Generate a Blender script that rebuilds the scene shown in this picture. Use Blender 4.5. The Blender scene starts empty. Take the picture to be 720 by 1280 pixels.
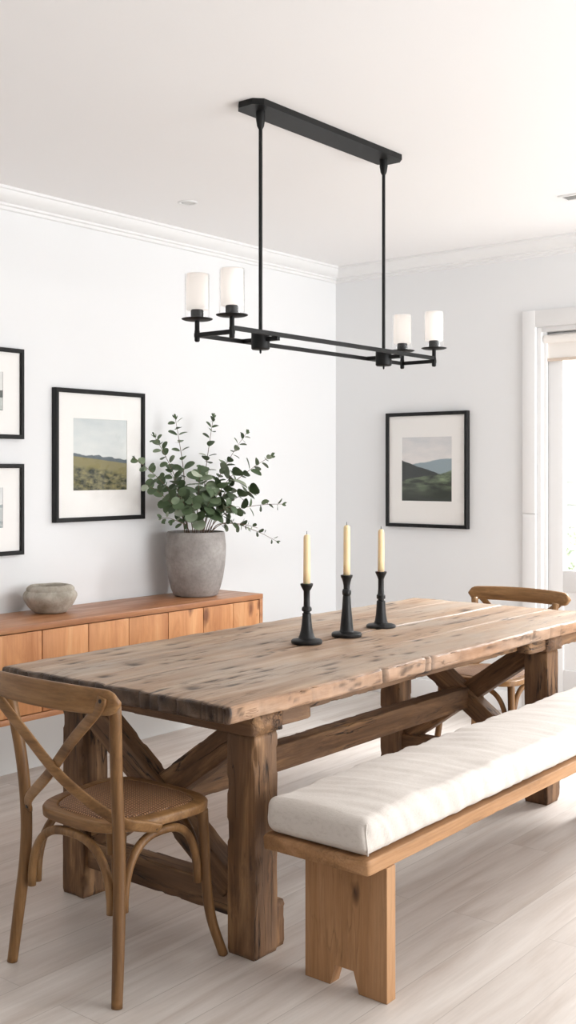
import bpy, bmesh, math, random
from mathutils import Vector, Matrix, noise, Quaternion
sc = bpy.context.scene
COL = sc.collection
R = random.Random(7)
PI = math.pi

# ------------------------------------------------------------------ nodes
class NT:
    def __init__(s, name):
        s.m = bpy.data.materials.new(name); s.m.use_nodes = True
        s.t = s.m.node_tree; s.t.nodes.clear()
        s.out = s.t.nodes.new('ShaderNodeOutputMaterial')
    def set(s, sock, v):
        if isinstance(v, bpy.types.NodeSocket): s.t.links.new(v, sock)
        elif isinstance(v, (tuple, list)) and len(v) == 3 and sock.type == 'RGBA': sock.default_value = (*v, 1)
        else: sock.default_value = v
    def n(s, typ, props=None, **ins):
        nd = s.t.nodes.new('ShaderNode' + typ)
        for k, v in (props or {}).items(): setattr(nd, k, v)
        for k, v in ins.items():
            key = int(k[1:]) if k[0] == 'i' and k[1:].isdigit() else k.replace('_', ' ')
            s.set(nd.inputs[key], v)
        return nd
    def math(s, op, a, b=0.0, c=0.0, clamp=False):
        return s.n('Math', dict(operation=op, use_clamp=clamp), i0=a, i1=b, i2=c).outputs[0]
    def mix(s, f, a, b, mode='MIX'):
        nd = s.n('Mix', dict(data_type='RGBA', blend_type=mode))
        s.set(nd.inputs[0], f); s.set(nd.inputs[6], a); s.set(nd.inputs[7], b)
        return nd.outputs[2]
    def ramp(s, f, *stops):
        nd = s.n('ValToRGB', Fac=f); e = nd.color_ramp.elements
        while len(e) < len(stops): e.new(0.5)
        for el, (p, c) in zip(e, stops):
            el.position = p; el.color = (*c, 1) if isinstance(c, tuple) else (c, c, c, 1)
        return nd.outputs[0]
    def coord(s, scale=(1, 1, 1), kind='Object', rnd=True):
        v = s.n('TexCoord').outputs[kind]
        if rnd:
            o = s.n('ObjectInfo').outputs['Random']
            o = s.math('MULTIPLY', o, 41.0)
            v = s.n('VectorMath', dict(operation='ADD'), i0=v, i1=o).outputs[0]
        return s.n('Mapping', Vector=v, Scale=scale).outputs[0]
    def noise(s, v, scale=1.0, detail=4.0, rough=.55, dist=0.0):
        return s.n('TexNoise', Vector=v, Scale=scale, Detail=detail, Roughness=rough, Distortion=dist).outputs['Fac']
    def bsdf(s, color, rough=.5, normal=None, **kw):
        b = s.n('BsdfPrincipled', None, Base_Color=color, Roughness=rough, **kw)
        if normal is not None: s.set(b.inputs['Normal'], normal)
        s.t.links.new(b.outputs[0], s.out.inputs[0]); return s.m
    def bump(s, h, strength=.3, dist=.002):
        return s.n('Bump', None, Strength=strength, Distance=dist, Height=h).outputs[0]

def hexc(h):
    h = h.lstrip('#'); v = [int(h[i:i+2], 16)/255 for i in (0, 2, 4)]
    return tuple(x/12.92 if x <= .04045 else ((x+.055)/1.055)**2.4 for x in v)

def plain(name, col, rough=.5, bump=0, bscale=60, var=0.0, **kw):
    t = NT(name); v = t.coord()
    nz = t.noise(v, bscale, 4)
    c = hexc(col)
    if var:
        big = t.noise(v, 6, 5, .6)
        c = t.mix(t.ramp(big, (.3, 0.0), (.7, 1.0)), tuple(x*(1-var) for x in c), tuple(min(1, x*(1+var)) for x in c))
    return t.bsdf(c, rough, t.bump(nz, bump) if bump else None, **kw)

def wood(name, dark, mid, light, axis=0, knot=.6, rough=.5, bump=.3, knotcol=None, along=1.0, across=13., kscale=(2.4, 9.), wear_shade=False, gray=None, seams=None, spec=.35, fine=.2, crack=0., kden=.42, warp_k=.9):
    t = NT(name)
    def sc3(a, b): return tuple(a if i == axis else b for i in range(3))
    v = t.coord((1, 1, 1))
    def mp(a, b): return t.n('Mapping', Vector=v, Scale=sc3(a, b)).outputs[0]
    warp = t.noise(mp(2.2, 5), 1, 3)
    v1 = t.n('VectorMath', dict(operation='ADD'), i0=mp(along, across), i1=t.math('MULTIPLY', warp, warp_k)).outputs[0]
    g = t.noise(v1, 1, 7, .62, .5)
    col = t.ramp(g, (.30, hexc(dark)), (.50, hexc(mid)), (.70, hexc(light)))
    f = t.noise(mp(5, 140), 1, 3, .6)
    col = t.mix(1.0, col, t.ramp(f, (.3, 1-fine), (.65, 1.0)), 'MULTIPLY')
    if gray:
        gm = t.noise(mp(1.1, 3.5), 1.3, 5, .6)
        col = t.mix(t.ramp(gm, (.42, 0.0), (.68, .85)), col, hexc(gray))
    vd = t.n('VectorMath', dict(operation='ADD'), i0=mp(*kscale), i1=t.math('MULTIPLY', t.noise(mp(9, 30), 1, 3), .35)).outputs[0]
    vo = t.n('TexVoronoi', None, Vector=vd, Scale=1.0)
    rnd = t.n('SeparateColor', Color=vo.outputs['Color']).outputs[0]
    lim = t.math('MULTIPLY', t.math('SUBTRACT', rnd, .36, clamp=True), kden)   # knot radius, none for half the cells
    k = t.math('SUBTRACT', 1.0, t.math('DIVIDE', vo.outputs['Distance'], t.math('ADD', lim, .001)), clamp=True)
    kk = t.math('MULTIPLY', t.ramp(k, (0., 0.0), (.55, 1.0)), knot)
    col = t.mix(kk, col, hexc(knotcol or '#2a1a10'))
    h = t.math('ADD', t.math('MULTIPLY', f, .5), t.math('SUBTRACT', g, t.math('MULTIPLY', kk, .6)))
    if crack:
        cn = t.noise(mp(1.7, 17), 1, 4, .5)
        ck = t.math('SUBTRACT', 1.0, t.math('DIVIDE', t.math('ABSOLUTE', t.math('SUBTRACT', cn, .5)), .014), clamp=True)
        ck = t.math('MULTIPLY', ck, t.ramp(t.noise(mp(3, 5), 1, 3), (.46, 0.), (.58, 1.)))
        ck = t.math('MULTIPLY', ck, crack)
        bl = t.ramp(t.noise(mp(4, 12), 1.7, 5, .65), (.60, 0.), (.72, .75))     # dark worn patches
        col = t.mix(t.math('MULTIPLY', bl, crack), col, hexc('#33231a'))
        col = t.mix(ck, col, hexc('#1d130c'))
        h = t.math('SUBTRACT', h, t.math('MULTIPLY', ck, 1.2))
    if wear_shade:
        w = t.n('Attribute', dict(attribute_name='wear_shade')).outputs['Fac']  # worn marks plus occlusion-like shade painted into cracks and end faces
        e = t.n('Attribute', dict(attribute_name='edge')).outputs['Fac']
        col = t.mix(t.math('MULTIPLY', e, .42), col, t.mix(g, hexc('#7a4c2a'), hexc('#bd8453')))
        col = t.mix(w, col, hexc('#2b1c12'))
    col = t.mix(1.0, col, t.ramp(t.n('ObjectInfo').outputs['Random'], (0., (.90, .88, .86)), (1., (1., 1., 1.))), 'MULTIPLY')
    rr = t.ramp(g, (.3, min(1, rough+.12)), (.7, max(0, rough-.06)))
    return t.bsdf(col, rr, t.bump(h, bump, .003), Specular_IOR_Level=spec)

# ------------------------------------------------------------------ objects
def link(name, bm, mat, parent=None, loc=(0, 0, 0), rot=None, smooth=True, uv=False):
    me = bpy.data.meshes.new(name)
    bmesh.ops.recalc_face_normals(bm, faces=bm.faces)
    if smooth:
        for f in bm.faces: f.smooth = True
    bm.to_mesh(me); bm.free()
    if smooth == 'auto':
        me.set_sharp_from_angle(angle=math.radians(38))
    o = bpy.data.objects.new(name, me); COL.objects.link(o)
    if mat: me.materials.append(mat)
    o.parent = parent; o.location = loc
    if rot is not None:
        if isinstance(rot, Matrix): o.rotation_euler = rot.to_euler()
        else: o.rotation_euler = rot
    return o
def tag(o, label, cat, group=None):
    o['label'] = label; o['category'] = cat
    if group: o['group'] = group
    return o
def struct(o): o['kind'] = 'structure'; return o
def thing(name, label, cat, loc=(0, 0, 0), rz=0, group=None):
    o = bpy.data.objects.new(name, None); COL.objects.link(o); o.empty_display_size = .1
    o.location = loc; o.rotation_euler = (0, 0, rz)
    return tag(o, label, cat, group)
def dup(o, parent=None):
    c = o.copy(); COL.objects.link(c)
    if parent: c.parent = parent
    for ch in list(o.children): dup(ch, c)
    return c

# ------------------------------------------------------------------ shapes
def bx(bm, x0, x1, y0, y1, z0, z1, bev=0, seg=2):
    r = bmesh.ops.create_cube(bm, size=1)
    for v in r['verts']:
        v.co = Vector(((x0+x1)/2+v.co.x*(x1-x0), (y0+y1)/2+v.co.y*(y1-y0), (z0+z1)/2+v.co.z*(z1-z0)))
    if bev:
        es = {e for v in r['verts'] for e in v.link_edges}
        bmesh.ops.bevel(bm, geom=list(es), offset=bev, segments=seg, affect='EDGES', profile=.5)
def box(*a, **k):
    bm = bmesh.new(); bx(bm, *a, **k); return bm
def rings(bm, rs, cap=True):
    vs = [[bm.verts.new(p) for p in r] for r in rs]; n = len(rs[0])
    for a, b in zip(vs, vs[1:]):
        for i in range(n): bm.faces.new((a[i], a[(i+1) % n], b[(i+1) % n], b[i]))
    if cap:
        for r in (vs[0], vs[-1]):
            c = bm.verts.new(sum((v.co for v in r), Vector())/n)
            for i in range(n): bm.faces.new((r[i], r[(i+1) % n], c))
    return vs
def lathe(bm, prof, n=32, c=(0, 0), cap=True, z0=0):
    rings(bm, [[Vector((c[0]+r*math.cos(2*PI*i/n), c[1]+r*math.sin(2*PI*i/n), z+z0)) for i in range(n)] for r, z in prof], cap)
    return bm
def spline(pts, per=8):
    P = [Vector(p) for p in pts]; P = [2*P[0]-P[1]]+P+[2*P[-1]-P[-2]]; out = []
    for i in range(1, len(P)-2):
        a, b, c, d = P[i-1:i+3]
        for k in range(per):
            t = k/per
            out.append(.5*((2*b)+(c-a)*t+(2*a-5*b+4*c-d)*t*t+(3*b-a-3*c+d)*t**3))
    out.append(P[-2]); return out
def sweep(bm, path, ra, rb=None, n=12, up=(0, 0, 1), taper=None, square=0):
    """tube (or flat band) along a path; ra along 'side', rb along 'up'"""
    rb = rb or ra; up = Vector(up); out = []; m = len(path)
    for i, p in enumerate(path):
        tg = (path[min(i+1, m-1)]-path[max(i-1, 0)]).normalized()
        sd = tg.cross(up)
        if sd.length < 1e-4: sd = tg.cross(Vector((0, 1, 0)))
        sd.normalize(); u = sd.cross(tg).normalized()
        k = taper(i/(m-1)) if taper else 1
        ring = []
        for j in range(n):
            a = 2*PI*(j+.5)/n; c, s = math.cos(a), math.sin(a)
            if square:
                e = 1-square; c = math.copysign(abs(c)**e, c); s = math.copysign(abs(s)**e, s)
            ring.append(p+sd*c*ra*k+u*s*rb*k)
        out.append(ring)
    rings(bm, out); return bm
def beam(L, W, H, seed=0, rough=.0015, bev=.004, chip=.005, step=.014):
    """hewn timber, long axis local X centred on the origin"""
    bm = bmesh.new(); n = max(4, int(L/step)); out = []
    cs = []
    for cx, cy, a0 in ((1, 1, 0), (-1, 1, 90), (-1, -1, 180), (1, -1, 270)):
        for k in range(4):
            a = math.radians(a0+k*30); cs.append((cx*(W/2-bev)+bev*math.cos(a), cy*(H/2-bev)+bev*math.sin(a), 1))
        nx, ny = {0: (-1, 1), 90: (-1, -1), 180: (1, -1), 270: (1, 1)}[a0]
        qs = (W if a0 in (0, 180) else H)/2-bev*2.2
        for q in (qs, qs*.4, -qs*.4, -qs):
            if a0 in (0, 180): cs.append((cx*q, cy*H/2, 0))
            else: cs.append((cx*W/2, cy*q, 0))
    for i in range(n+1):
        x = -L/2+L*i/n; ring = []
        for (y, z, corner) in cs:
            p = Vector((x*2.2+seed*7.3, y*6, z*6)); q = Vector((x*14+seed*3.1, y*35, z*35))
            d = rough*noise.noise(p)+rough*.5*noise.noise(q)
            if corner: d -= chip*min(1, max(0, noise.noise(Vector((x*23+seed*5, y*8, z*8)))-.27)*6)
            k = Vector((y, z)).normalized()
            ex = 0
            if i in (0, n): ex = .004*noise.noise(Vector((y*40, z*40, seed)))
            e = -.004 if i in (0, n) else 0
            ring.append(Vector((x+ex, y+k.x*(d+e), z+k.y*(d+e))))
        out.append(ring)
    rings(bm, out); return bm
def lattice_box(xs, ys, zs, r, fn=None):
    """closed box surface sampled on given lines, edges rounded by r, then displaced"""
    bm = bmesh.new(); V = {}
    nx, ny, nz = len(xs), len(ys), len(zs)
    lo = Vector((xs[0]+r, ys[0]+r, zs[0]+r)); hi = Vector((xs[-1]-r, ys[-1]-r, zs[-1]-r))
    def v(i, j, k):
        if (i, j, k) not in V:
            p = Vector((xs[i], ys[j], zs[k]))
            q = Vector([min(max(p[a], lo[a]), hi[a]) for a in range(3)]); d = p-q
            if d.length > 1e-9: p = q+d.normalized()*r
            if fn: p = fn(p)
            V[(i, j, k)] = bm.verts.new(p)
        return V[(i, j, k)]
    for k in (0, nz-1):
        for i in range(nx-1):
            for j in range(ny-1): bm.faces.new((v(i, j, k), v(i+1, j, k), v(i+1, j+1, k), v(i, j+1, k)))
    for j in (0, ny-1):
        for i in range(nx-1):
            for k in range(nz-1): bm.faces.new((v(i, j, k), v(i+1, j, k), v(i+1, j, k+1), v(i, j, k+1)))
    for i in (0, nx-1):
        for j in range(ny-1):
            for k in range(nz-1): bm.faces.new((v(i, j, k), v(i, j+1, k), v(i, j+1, k+1), v(i, j, k+1)))
    return bm
def lines(a, b, step, r=0, extra=()):
    n = max(1, round((b-a)/step)); s = {round(a+(b-a)*i/n, 5) for i in range(n+1)}
    if r: s |= {round(x, 5) for x in (a+r*.12, a+r*.35, a+r*.65, a+r, b-r*.12, b-r*.35, b-r*.65, b-r)}
    s |= {round(x, 5) for x in extra if a < x < b}
    return sorted(s)
def between(parent, name, p, q, W, H, mat, seed=0, roll=0, **kw):
    """timber from p to q (parent's space)"""
    p, q = Vector(p), Vector(q); d = q-p
    rot = Vector((1, 0, 0)).rotation_difference(d.normalized())
    # keep the section's local Z as upright as it can be
    X = d.normalized(); Z = Vector((0, 0, 1)) if abs(X.z) < .99 else Vector((1, 0, 0))
    Y = Z.cross(X).normalized(); Z = X.cross(Y)
    M = Matrix((X, Y, Z)).transposed()
    return link(name, beam(d.length, W, H, seed, **kw), mat, parent, (p+q)/2, M)

# ------------------------------------------------------------------ materials
M = {}
M['wall'] = plain('wall_paint', '#e6e7e8', .7, .04, 180)
M['ceil'] = plain('ceiling_paint', '#f0efef', .8, .03, 150)
M['trim'] = plain('trim_paint', '#e9e9e9', .45, .02, 60)
M['black'] = plain('black_iron', '#0c0c0c', .5, .08, 120, .25, Specular_IOR_Level=.3)
M['frame'] = plain('black_frame_lacquer', '#101010', .45, .05, 90, Specular_IOR_Level=.3)
M['mat'] = plain('mat_board', '#efedea', .9, .03, 250)
M['wax'] = plain('candle_wax', '#ead5a8', .45, .03, 40, .05, Subsurface_Weight=.25, Subsurface_Scale=.02)
M['stick'] = plain('candlestick_paint', '#121212', .45, .15, 70, .2, Specular_IOR_Level=.35)
M['wick'] = plain('wick', '#2c2824', .9)
M['rivet'] = plain('rivet', '#1f150e', .5)
M['slot'] = plain('vent_shadow', '#9c9c9a', .8)
M['lens'] = plain('downlight_lens', '#c9c8c6', .4)
M['blind'] = plain('blind_fabric', '#efebe6', .85, .1, 200)
M['soil'] = plain('soil', '#2b241d', .95, .6, 60)
M['stem'] = plain('stem_bark', '#6b5646', .7, .1, 80, .2)
M['plinth'] = plain('plinth_paint', '#cfcfcd', .7)

def glass_mat():
    t = NT('clear_glass')
    tr = t.n('BsdfTransparent', None, Color=(.99, .99, .99))
    gl = t.n('BsdfGlossy', None, Color=(1, 1, 1), Roughness=.02)
    f = t.n('LayerWeight', None, Blend=.5).outputs['Facing']
    f = t.math('ADD', t.math('MULTIPLY', t.math('POWER', f, 5.0), .8), .035)
    t.t.links.new(t.n('MixShader', None, i0=f, i1=tr.outputs[0], i2=gl.outputs[0]).outputs[0], t.out.inputs[0])
    return t.m
M['glass'] = glass_mat()
def frosted():
    t = NT('frosted_white_glass')
    d = t.n('BsdfTranslucent', None, Color=(.98, .96, .94)); e = t.n('BsdfDiffuse', None, Color=(.98, .96, .94))
    a = t.n('MixShader', None, i0=.4, i1=d.outputs[0], i2=e.outputs[0]).outputs[0]
    g = t.n('Emission', None, Color=(1, .97, .94), Strength=.12).outputs[0]
    t.t.links.new(t.n('AddShader', None, i0=a, i1=g).outputs[0], t.out.inputs[0])
    return t.m
M['frost'] = frosted()

def floor_mat():
    t = NT('whitewashed_oak_floor')
    v = t.coord((1, 1, 1), rnd=False)
    br = t.n('TexBrick', dict(offset=.37, offset_frequency=2, squash=1.0), Vector=v, Scale=1.0, Color1=(0, 0, 0), Color2=(1, 1, 1), Mortar=(.5, .5, .5),
             Mortar_Size=.0016, Mortar_Smooth=.3, Bias=0.0, Brick_Width=1.9, Row_Height=.165)
    tint = t.n('SeparateColor', Color=br.outputs['Color']).outputs[0]
    off = t.n('CombineXYZ', X=t.math('MULTIPLY', tint, 13.), Y=t.math('MULTIPLY', tint, 7.)).outputs[0]
    v2 = t.n('VectorMath', dict(operation='ADD'), i0=v, i1=off).outputs[0]
    g = t.noise(t.n('Mapping', Vector=v2, Scale=(1.3, 14, 1)).outputs[0], 1, 6, .6, .6)
    f = t.noise(t.n('Mapping', Vector=v2, Scale=(6, 120, 1)).outputs[0], 1, 3)
    col = t.ramp(g, (.28, hexc('#bcb0a6')), (.5, hexc('#cdc4bc')), (.72, hexc('#d9d2cb')))
    col = t.mix(1, col, t.ramp(f, (.3, .93), (.65, 1.0)), 'MULTIPLY')
    col = t.mix(1, col, t.ramp(tint, (0., .93), (1., 1.0)), 'MULTIPLY')
    vo = t.n('TexVoronoi', None, Vector=t.n('Mapping', Vector=v2, Scale=(2.2, 7, 1)).outputs[0], Scale=1.0)
    rnd = t.n('SeparateColor', Color=vo.outputs['Color']).outputs[0]
    k = t.math('SUBTRACT', 1.0, t.math('DIVIDE', vo.outputs['Distance'], t.math('ADD', t.math('MULTIPLY', t.math('SUBTRACT', rnd, .6, clamp=True), .45), .001)), clamp=True)
    col = t.mix(t.math('MULTIPLY', k, .5), col, hexc('#8d8277'))
    col = t.mix(t.math('MULTIPLY', br.outputs['Fac'], .45), col, hexc('#8f857b'))
    h = t.math('SUBTRACT', t.math('MULTIPLY', g, .25), br.outputs['Fac'])
    return t.bsdf(col, t.ramp(g, (.3, .46), (.7, .36)), t.bump(h, .25, .002), Specular_IOR_Level=.4)
M['floor'] = floor_mat()
M['top'] = wood('reclaimed_tabletop', '#8d7058', '#ad9077', '#c0a88f', 0, .92, .46, .6, '#33241a', 1.0, 10, (3.2, 15), wear_shade=True, gray='#a89a8c', fine=.2, crack=.55, warp_k=.45)
M['timber'] = wood('reclaimed_timber', '#3f2a1a', '#745336', '#b58b60', 0, .85, .6, .9, '#20140d', 1.5, 15, (3.6, 16), fine=.35, gray='#6e543f', crack=1.0, warp_k=.6)
M['bench'] = wood('bench_pine', '#86613f', '#a67b53', '#b98f68', 0, .9, .5, .3, '#3a2415', 1.0, 11, (5, 12), kden=.5, crack=.3, warp_k=.5)
M['chair'] = wood('chair_oak', '#65472a', '#89643d', '#a27b50', 0, .0, .42, .2, None, 1.6, 16, fine=.28)
M['chairz'] = wood('chair_oak_upright', '#614327', '#84603a', '#9d774d', 2, .0, .42, .2, None, 1.6, 16, fine=.28)
M['chairy'] = wood('chair_oak_cross', '#69492b', '#8e6840', '#a67f54', 1, .0, .42, .2, None, 1.6, 16, fine=.28)
M['side_door'] = wood('sideboard_door_wood', '#ad7044', '#cc905f', '#dfae7e', 2, .85, .42, .12, '#6a3a20', 1.2, 9, (6, 12), fine=.1, kden=.75, warp_k=.6)
M['side_body'] = wood('sideboard_body_wood', '#905a38', '#b27a51', '#c5936a', 0, .35, .35, .12, '#5e3018', 1.0, 10, (2, 10), fine=.12, spec=.5)

def rattan():
    t = NT('woven_rattan'); v = t.coord((1, 1, 1), rnd=False)
    w1 = t.n('TexWave', dict(bands_direction='X'), Vector=v, Scale=36., Distortion=1.0, Detail=2.).outputs['Fac']
    w2 = t.n('TexWave', dict(bands_direction='Y'), Vector=v, Scale=36., Distortion=1.0, Detail=2.).outputs['Fac']
    h = t.math('MULTIPLY', w1, w2)
    big = t.noise(v, 14, 4)
    col = t.ramp(t.math('ADD', h, t.math('MULTIPLY', t.math('SUBTRACT', big, .5), .4)), (.05, hexc('#5c3d25')), (.4, hexc('#8d6443')), (.8, hexc('#b88c64')))
    return t.bsdf(col, .55, t.bump(h, .8, .003))
M['rattan'] = rattan()
def linen():
    t = NT('natural_linen'); v = t.coord((1, 1, 1), rnd=False)
    a = t.noise(t.n('Mapping', Vector=v, Scale=(60, 700, 700)).outputs[0], 1, 2)
    b = t.noise(t.n('Mapping', Vector=v, Scale=(700, 60, 90)).outputs[0], 1, 2)
    h = t.math('ADD', a, b)
    col = t.ramp(h, (.7, hexc('#bcb3aa')), (1.0, hexc('#cbc3bb')))
    return t.bsdf(col, .9, t.bump(h, .35, .001), Sheen_Weight=.15)
M['linen'] = linen()
def concrete(name, c1, c2, c3, sc=5.):
    t = NT(name); v = t.coord()
    g = t.noise(v, sc, 8, .62, .3); f = t.noise(v, 70, 5, .6)
    col = t.ramp(g, (.3, hexc(c1)), (.5, hexc(c2)), (.72, hexc(c3)))
    col = t.mix(1, col, t.ramp(f, (.3, .85), (.6, 1.0)), 'MULTIPLY')
    return t.bsdf(col, .85, t.bump(f, .5, .002))
M['pot'] = concrete('concrete_pot', '#86807c', '#9a9490', '#aba6a2', 9)
M['stone'] = concrete('rough_stone', '#8b8374', '#aba396', '#c8c2b6', 12)
def leaf():
    t = NT('eucalyptus_leaf')
    at = t.n('Attribute', dict(attribute_name='leaf_tone')).outputs['Fac']
    col = t.ramp(at, (0., hexc('#3a4a30')), (.45, hexc('#5a6c4d')), (.8, hexc('#8b997f')), (1., hexc('#b5baa7')))
    return t.bsdf(col, .5, Specular_IOR_Level=.35)
M['leaf'] = leaf()
M['pale_leaf'] = plain('pale_garden_leaf', '#d9e2cf', .6, 0, 60, .08)

def landscape(name, sky0, sky1, far, mid, dark, light, hz, style):
    """printed photograph: sky, far ridge, near ground, from UV"""
    t = NT(name)
    uv = t.n('TexCoord').outputs['UV']; s = t.n('SeparateXYZ', Vector=uv); x, y = s.outputs[0], s.outputs[1]
    def ridge(base, slope, amp, scale, seed):
        nz = t.noise(t.n('CombineXYZ', X=t.math('MULTIPLY', x, scale), Y=seed).outputs[0], 1, 4, .5)
        return t.math('ADD', t.math('ADD', t.math('MULTIPLY', x, slope), base), t.math('MULTIPLY', t.math('SUBTRACT', nz, .5), amp))
    def below(r, soft=.012): return t.math('DIVIDE', t.math('SUBTRACT', r, y), soft, clamp=True)
    cl = t.noise(t.n('Mapping', Vector=uv, Scale=(2.2, 6, 1)).outputs[0], 1, 5, .55)
    col = t.mix(t.math('ADD', t.math('MULTIPLY', t.math('SUBTRACT', y, hz), .9), t.math('MULTIPLY', t.math('SUBTRACT', cl, .5), 1.2), clamp=True), hexc(sky0), hexc(sky1))
    col = t.mix(below(ridge(*far[1:])), col, hexc(far[0]))
    tex = t.noise(t.n('Mapping', Vector=uv, Scale=(7, 13, 1)).outputs[0], 1, 7, .65)
    if style == 'field':
        col = t.mix(below(ridge(*mid[1:])), col, t.mix(tex, hexc(mid[0]), hexc(light)))
        g = t.ramp(tex, (.40, hexc(dark)), (.54, hexc(mid[0])), (.66, hexc(light)))
        col = t.mix(below(ridge(hz-.05, -.14, .16, 5, 4.4), .05), col, g)
    else:
        col = t.mix(below(ridge(*mid[1:])), col, hexc(mid[0]))
        g = t.mix(t.ramp(t.noise(t.n('Mapping', Vector=uv, Rotation=(0, 0, .5), Scale=(2.0, 7, 1)).outputs[0], 1, 5), (.42, 0.), (.66, 1.)), hexc(dark), hexc(light))
        g = t.mix(t.math('MULTIPLY', t.math('SUBTRACT', .36, y), 3.4, clamp=True), g, hexc(dark))
        col = t.mix(below(ridge(hz-.24, .16, .12, 2.2, 8.1), .02), col, g)
    return t.bsdf(col, .75)

# ------------------------------------------------------------------ camera
F, TH, HC = 1378., math.atan(1110/1378.), 1.42
cd = bpy.data.cameras.new('camera'); cam = bpy.data.objects.new('camera', cd); COL.objects.link(cam)
cam.location = (0, 0, HC); cam.rotation_euler = (PI/2, 0, TH-PI/2)
cd.sensor_fit = 'AUTO'; cd.sensor_width = 36; cd.lens = F/1280*36; cd.shift_y = -52/1280; cd.clip_start = .05
sc.camera = cam

# ------------------------------------------------------------------ room shell
WL, UB, ZC = 4.33, 5.88, 2.75        # left wall plane (y), far wall plane (x), ceiling
X0, Y0 = -2.2, -2.4
struct(link('floor', box(X0, UB+.15, Y0, WL+.15, -.06, 0), M['floor'], smooth=False))
struct(link('ceiling', box(X0, UB+.15, Y0, WL+.15, ZC, ZC+.06), M['ceil'], smooth=False))
struct(link('wall_left', box(X0, UB+.15, WL, WL+.15, 0, ZC), M['wall'], smooth=False))
DY0, DY1, DZ = 1.15, 2.885, 2.248    # glazed door opening in the far wall
bm = bmesh.new(); bx(bm, UB, UB+.15, DY1, WL, 0, ZC); bx(bm, UB, UB+.15, DY0, DY1, DZ, ZC); bx(bm, UB, UB+.15, Y0, DY0, 0, ZC)
struct(link('wall_back', bm, M['wall'], smooth=False))
bm = bmesh.new(); WX0, WX1 = 1.0, 5.6
bx(bm, X0, WX0, Y0-.15, Y0, 0, ZC); bx(bm, WX1, UB+.15, Y0-.15, Y0, 0, ZC); bx(bm, WX0, WX1, Y0-.15, Y0, 2.55, ZC); bx(bm, WX0, WX1, Y0-.15, Y0, 0, .1)
struct(link('wall_right', bm, M['wall'], smooth=False))  # unseen wall, added with this opening to keep light toward the far end
struct(link('wall_front', box(X0-.15, X0, Y0-.15, WL+.15, 0, ZC), M['wall'], smooth=False))  # unseen wall, added to block light from behind
prof = [(0, 0), (.085, 0), (.085, -.012), (.075, -.016), (.070, -.030), (.055, -.048), (.034, -.060), (.024, -.064), (.024, -.074), (.012, -.078), (.012, -.092), (0, -.096)]
def crown(name, pts):
    bm = bmesh.new(); rs = []
    for base, nrm in pts: rs.append([Vector((base[0]+nrm[0]*a, base[1]+nrm[1]*a, ZC+b)) for a, b in prof])
    rings(bm, rs); return struct(link(name, bm, M['trim'], smooth='auto'))
crown('trim_1', [((X0, WL), (0, -1)), ((UB, WL), (-1, -1))])
crown('trim_2', [((UB, WL), (-1, -1)), ((UB, Y0), (-1, 0))])
struct(link('baseboard_left', box(X0, UB, WL-.016, WL, 0, .12, bev=.004), M['trim'], smooth='auto'))
struct(link('baseboard_back', box(UB-.016, UB, DY1+.081, WL-.016, 0, .12, bev=.004), M['trim'], smooth='auto'))
# door
d = bpy.data.objects.new('door_1', None); COL.objects.link(d); d.location = (UB, 2.0, 0); struct(d)
cw = .081
bm = bmesh.new()
for a, b in ((DY1, DY1+cw), (DY0-cw, DY0)):
    bx(bm, -.02, 0, a-2, b-2, 0, 1.168, bev=.002); bx(bm, -.022, 0, a-2, b-2, 1.17, DZ+.095, bev=.002)
bx(bm, -.0215, 0, DY0-2, DY1-2, DZ, DZ+.095, bev=.002)
link('door_casing', bm, M['trim'], d, smooth='auto')
bm = bmesh.new()
for k, (a, b) in enumerate(((DY1-.028, DY1), (DY0, DY0+.028))): bx(bm, .001, .149, a-2, b-2, 0, DZ, bev=.003)
bx(bm, .001, .149, DY0+.028-2, DY1-.028-2, DZ-.028, DZ, bev=.003)
bx(bm, .03, .05, DY1-.045-2, DY1-.027-2, 0, DZ-.028); 
link('door_frame', bm, M['trim'], d, smooth='auto')
half = (DY0+DY1)/2
for a, b in ((DY0+.03, half-.002), (half+.002, DY1-.03)):
    bm = bmesh.new(); st = .105
    x0, x1 = .06, .105
    bx(bm, x0, x1, a-2, a+st-2, .01, DZ-.03, bev=.004); bx(bm, x0, x1, b-st-2, b-2, .01, DZ-.03, bev=.004)
    bx(bm, x0, x1, a+st-2, b-st-2, DZ-.16, DZ-.03, bev=.004); bx(bm, x0, x1, a+st-2, b-st-2, .01, .27, bev=.004)
    bx(bm, x0, x1, a+st-2, b-st-2, .72, .845, bev=.004); bx(bm, x0+.012, x1-.012, a+st-2, b-st-2, .27, .72)
    leafo = link('door_leaf', bm, M['trim'], d, smooth='auto')
    link('glass_pane', box(.079, .084, a+st-2, b-st-2, .845, DZ-.16), M['glass'], leafo, smooth=False)
# blind
b = thing('roller_blind', 'cream roller blind rolled up at the top of the glazed door', 'blind', (UB+.015, 2.0, 2.14))
bm = bmesh.new(); path = [Vector((.02, DY0+.035-2, .04)), Vector((.02, DY1-.035-2, .04))]
sweep(bm, path, .024, n=20); link('roll', bm, M['blind'], b, smooth='auto')
link('fabric', box(.035, .038, DY0+.045-2, DY1-.045-2, -.075, .045), M['blind'], b, smooth=False)
link('bottom_bar', box(.028, .044, DY0+.045-2, DY1-.045-2, -.088, -.07, bev=.003), plain('blind_bar', '#d9c9ba', .6), b, smooth='auto')
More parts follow.
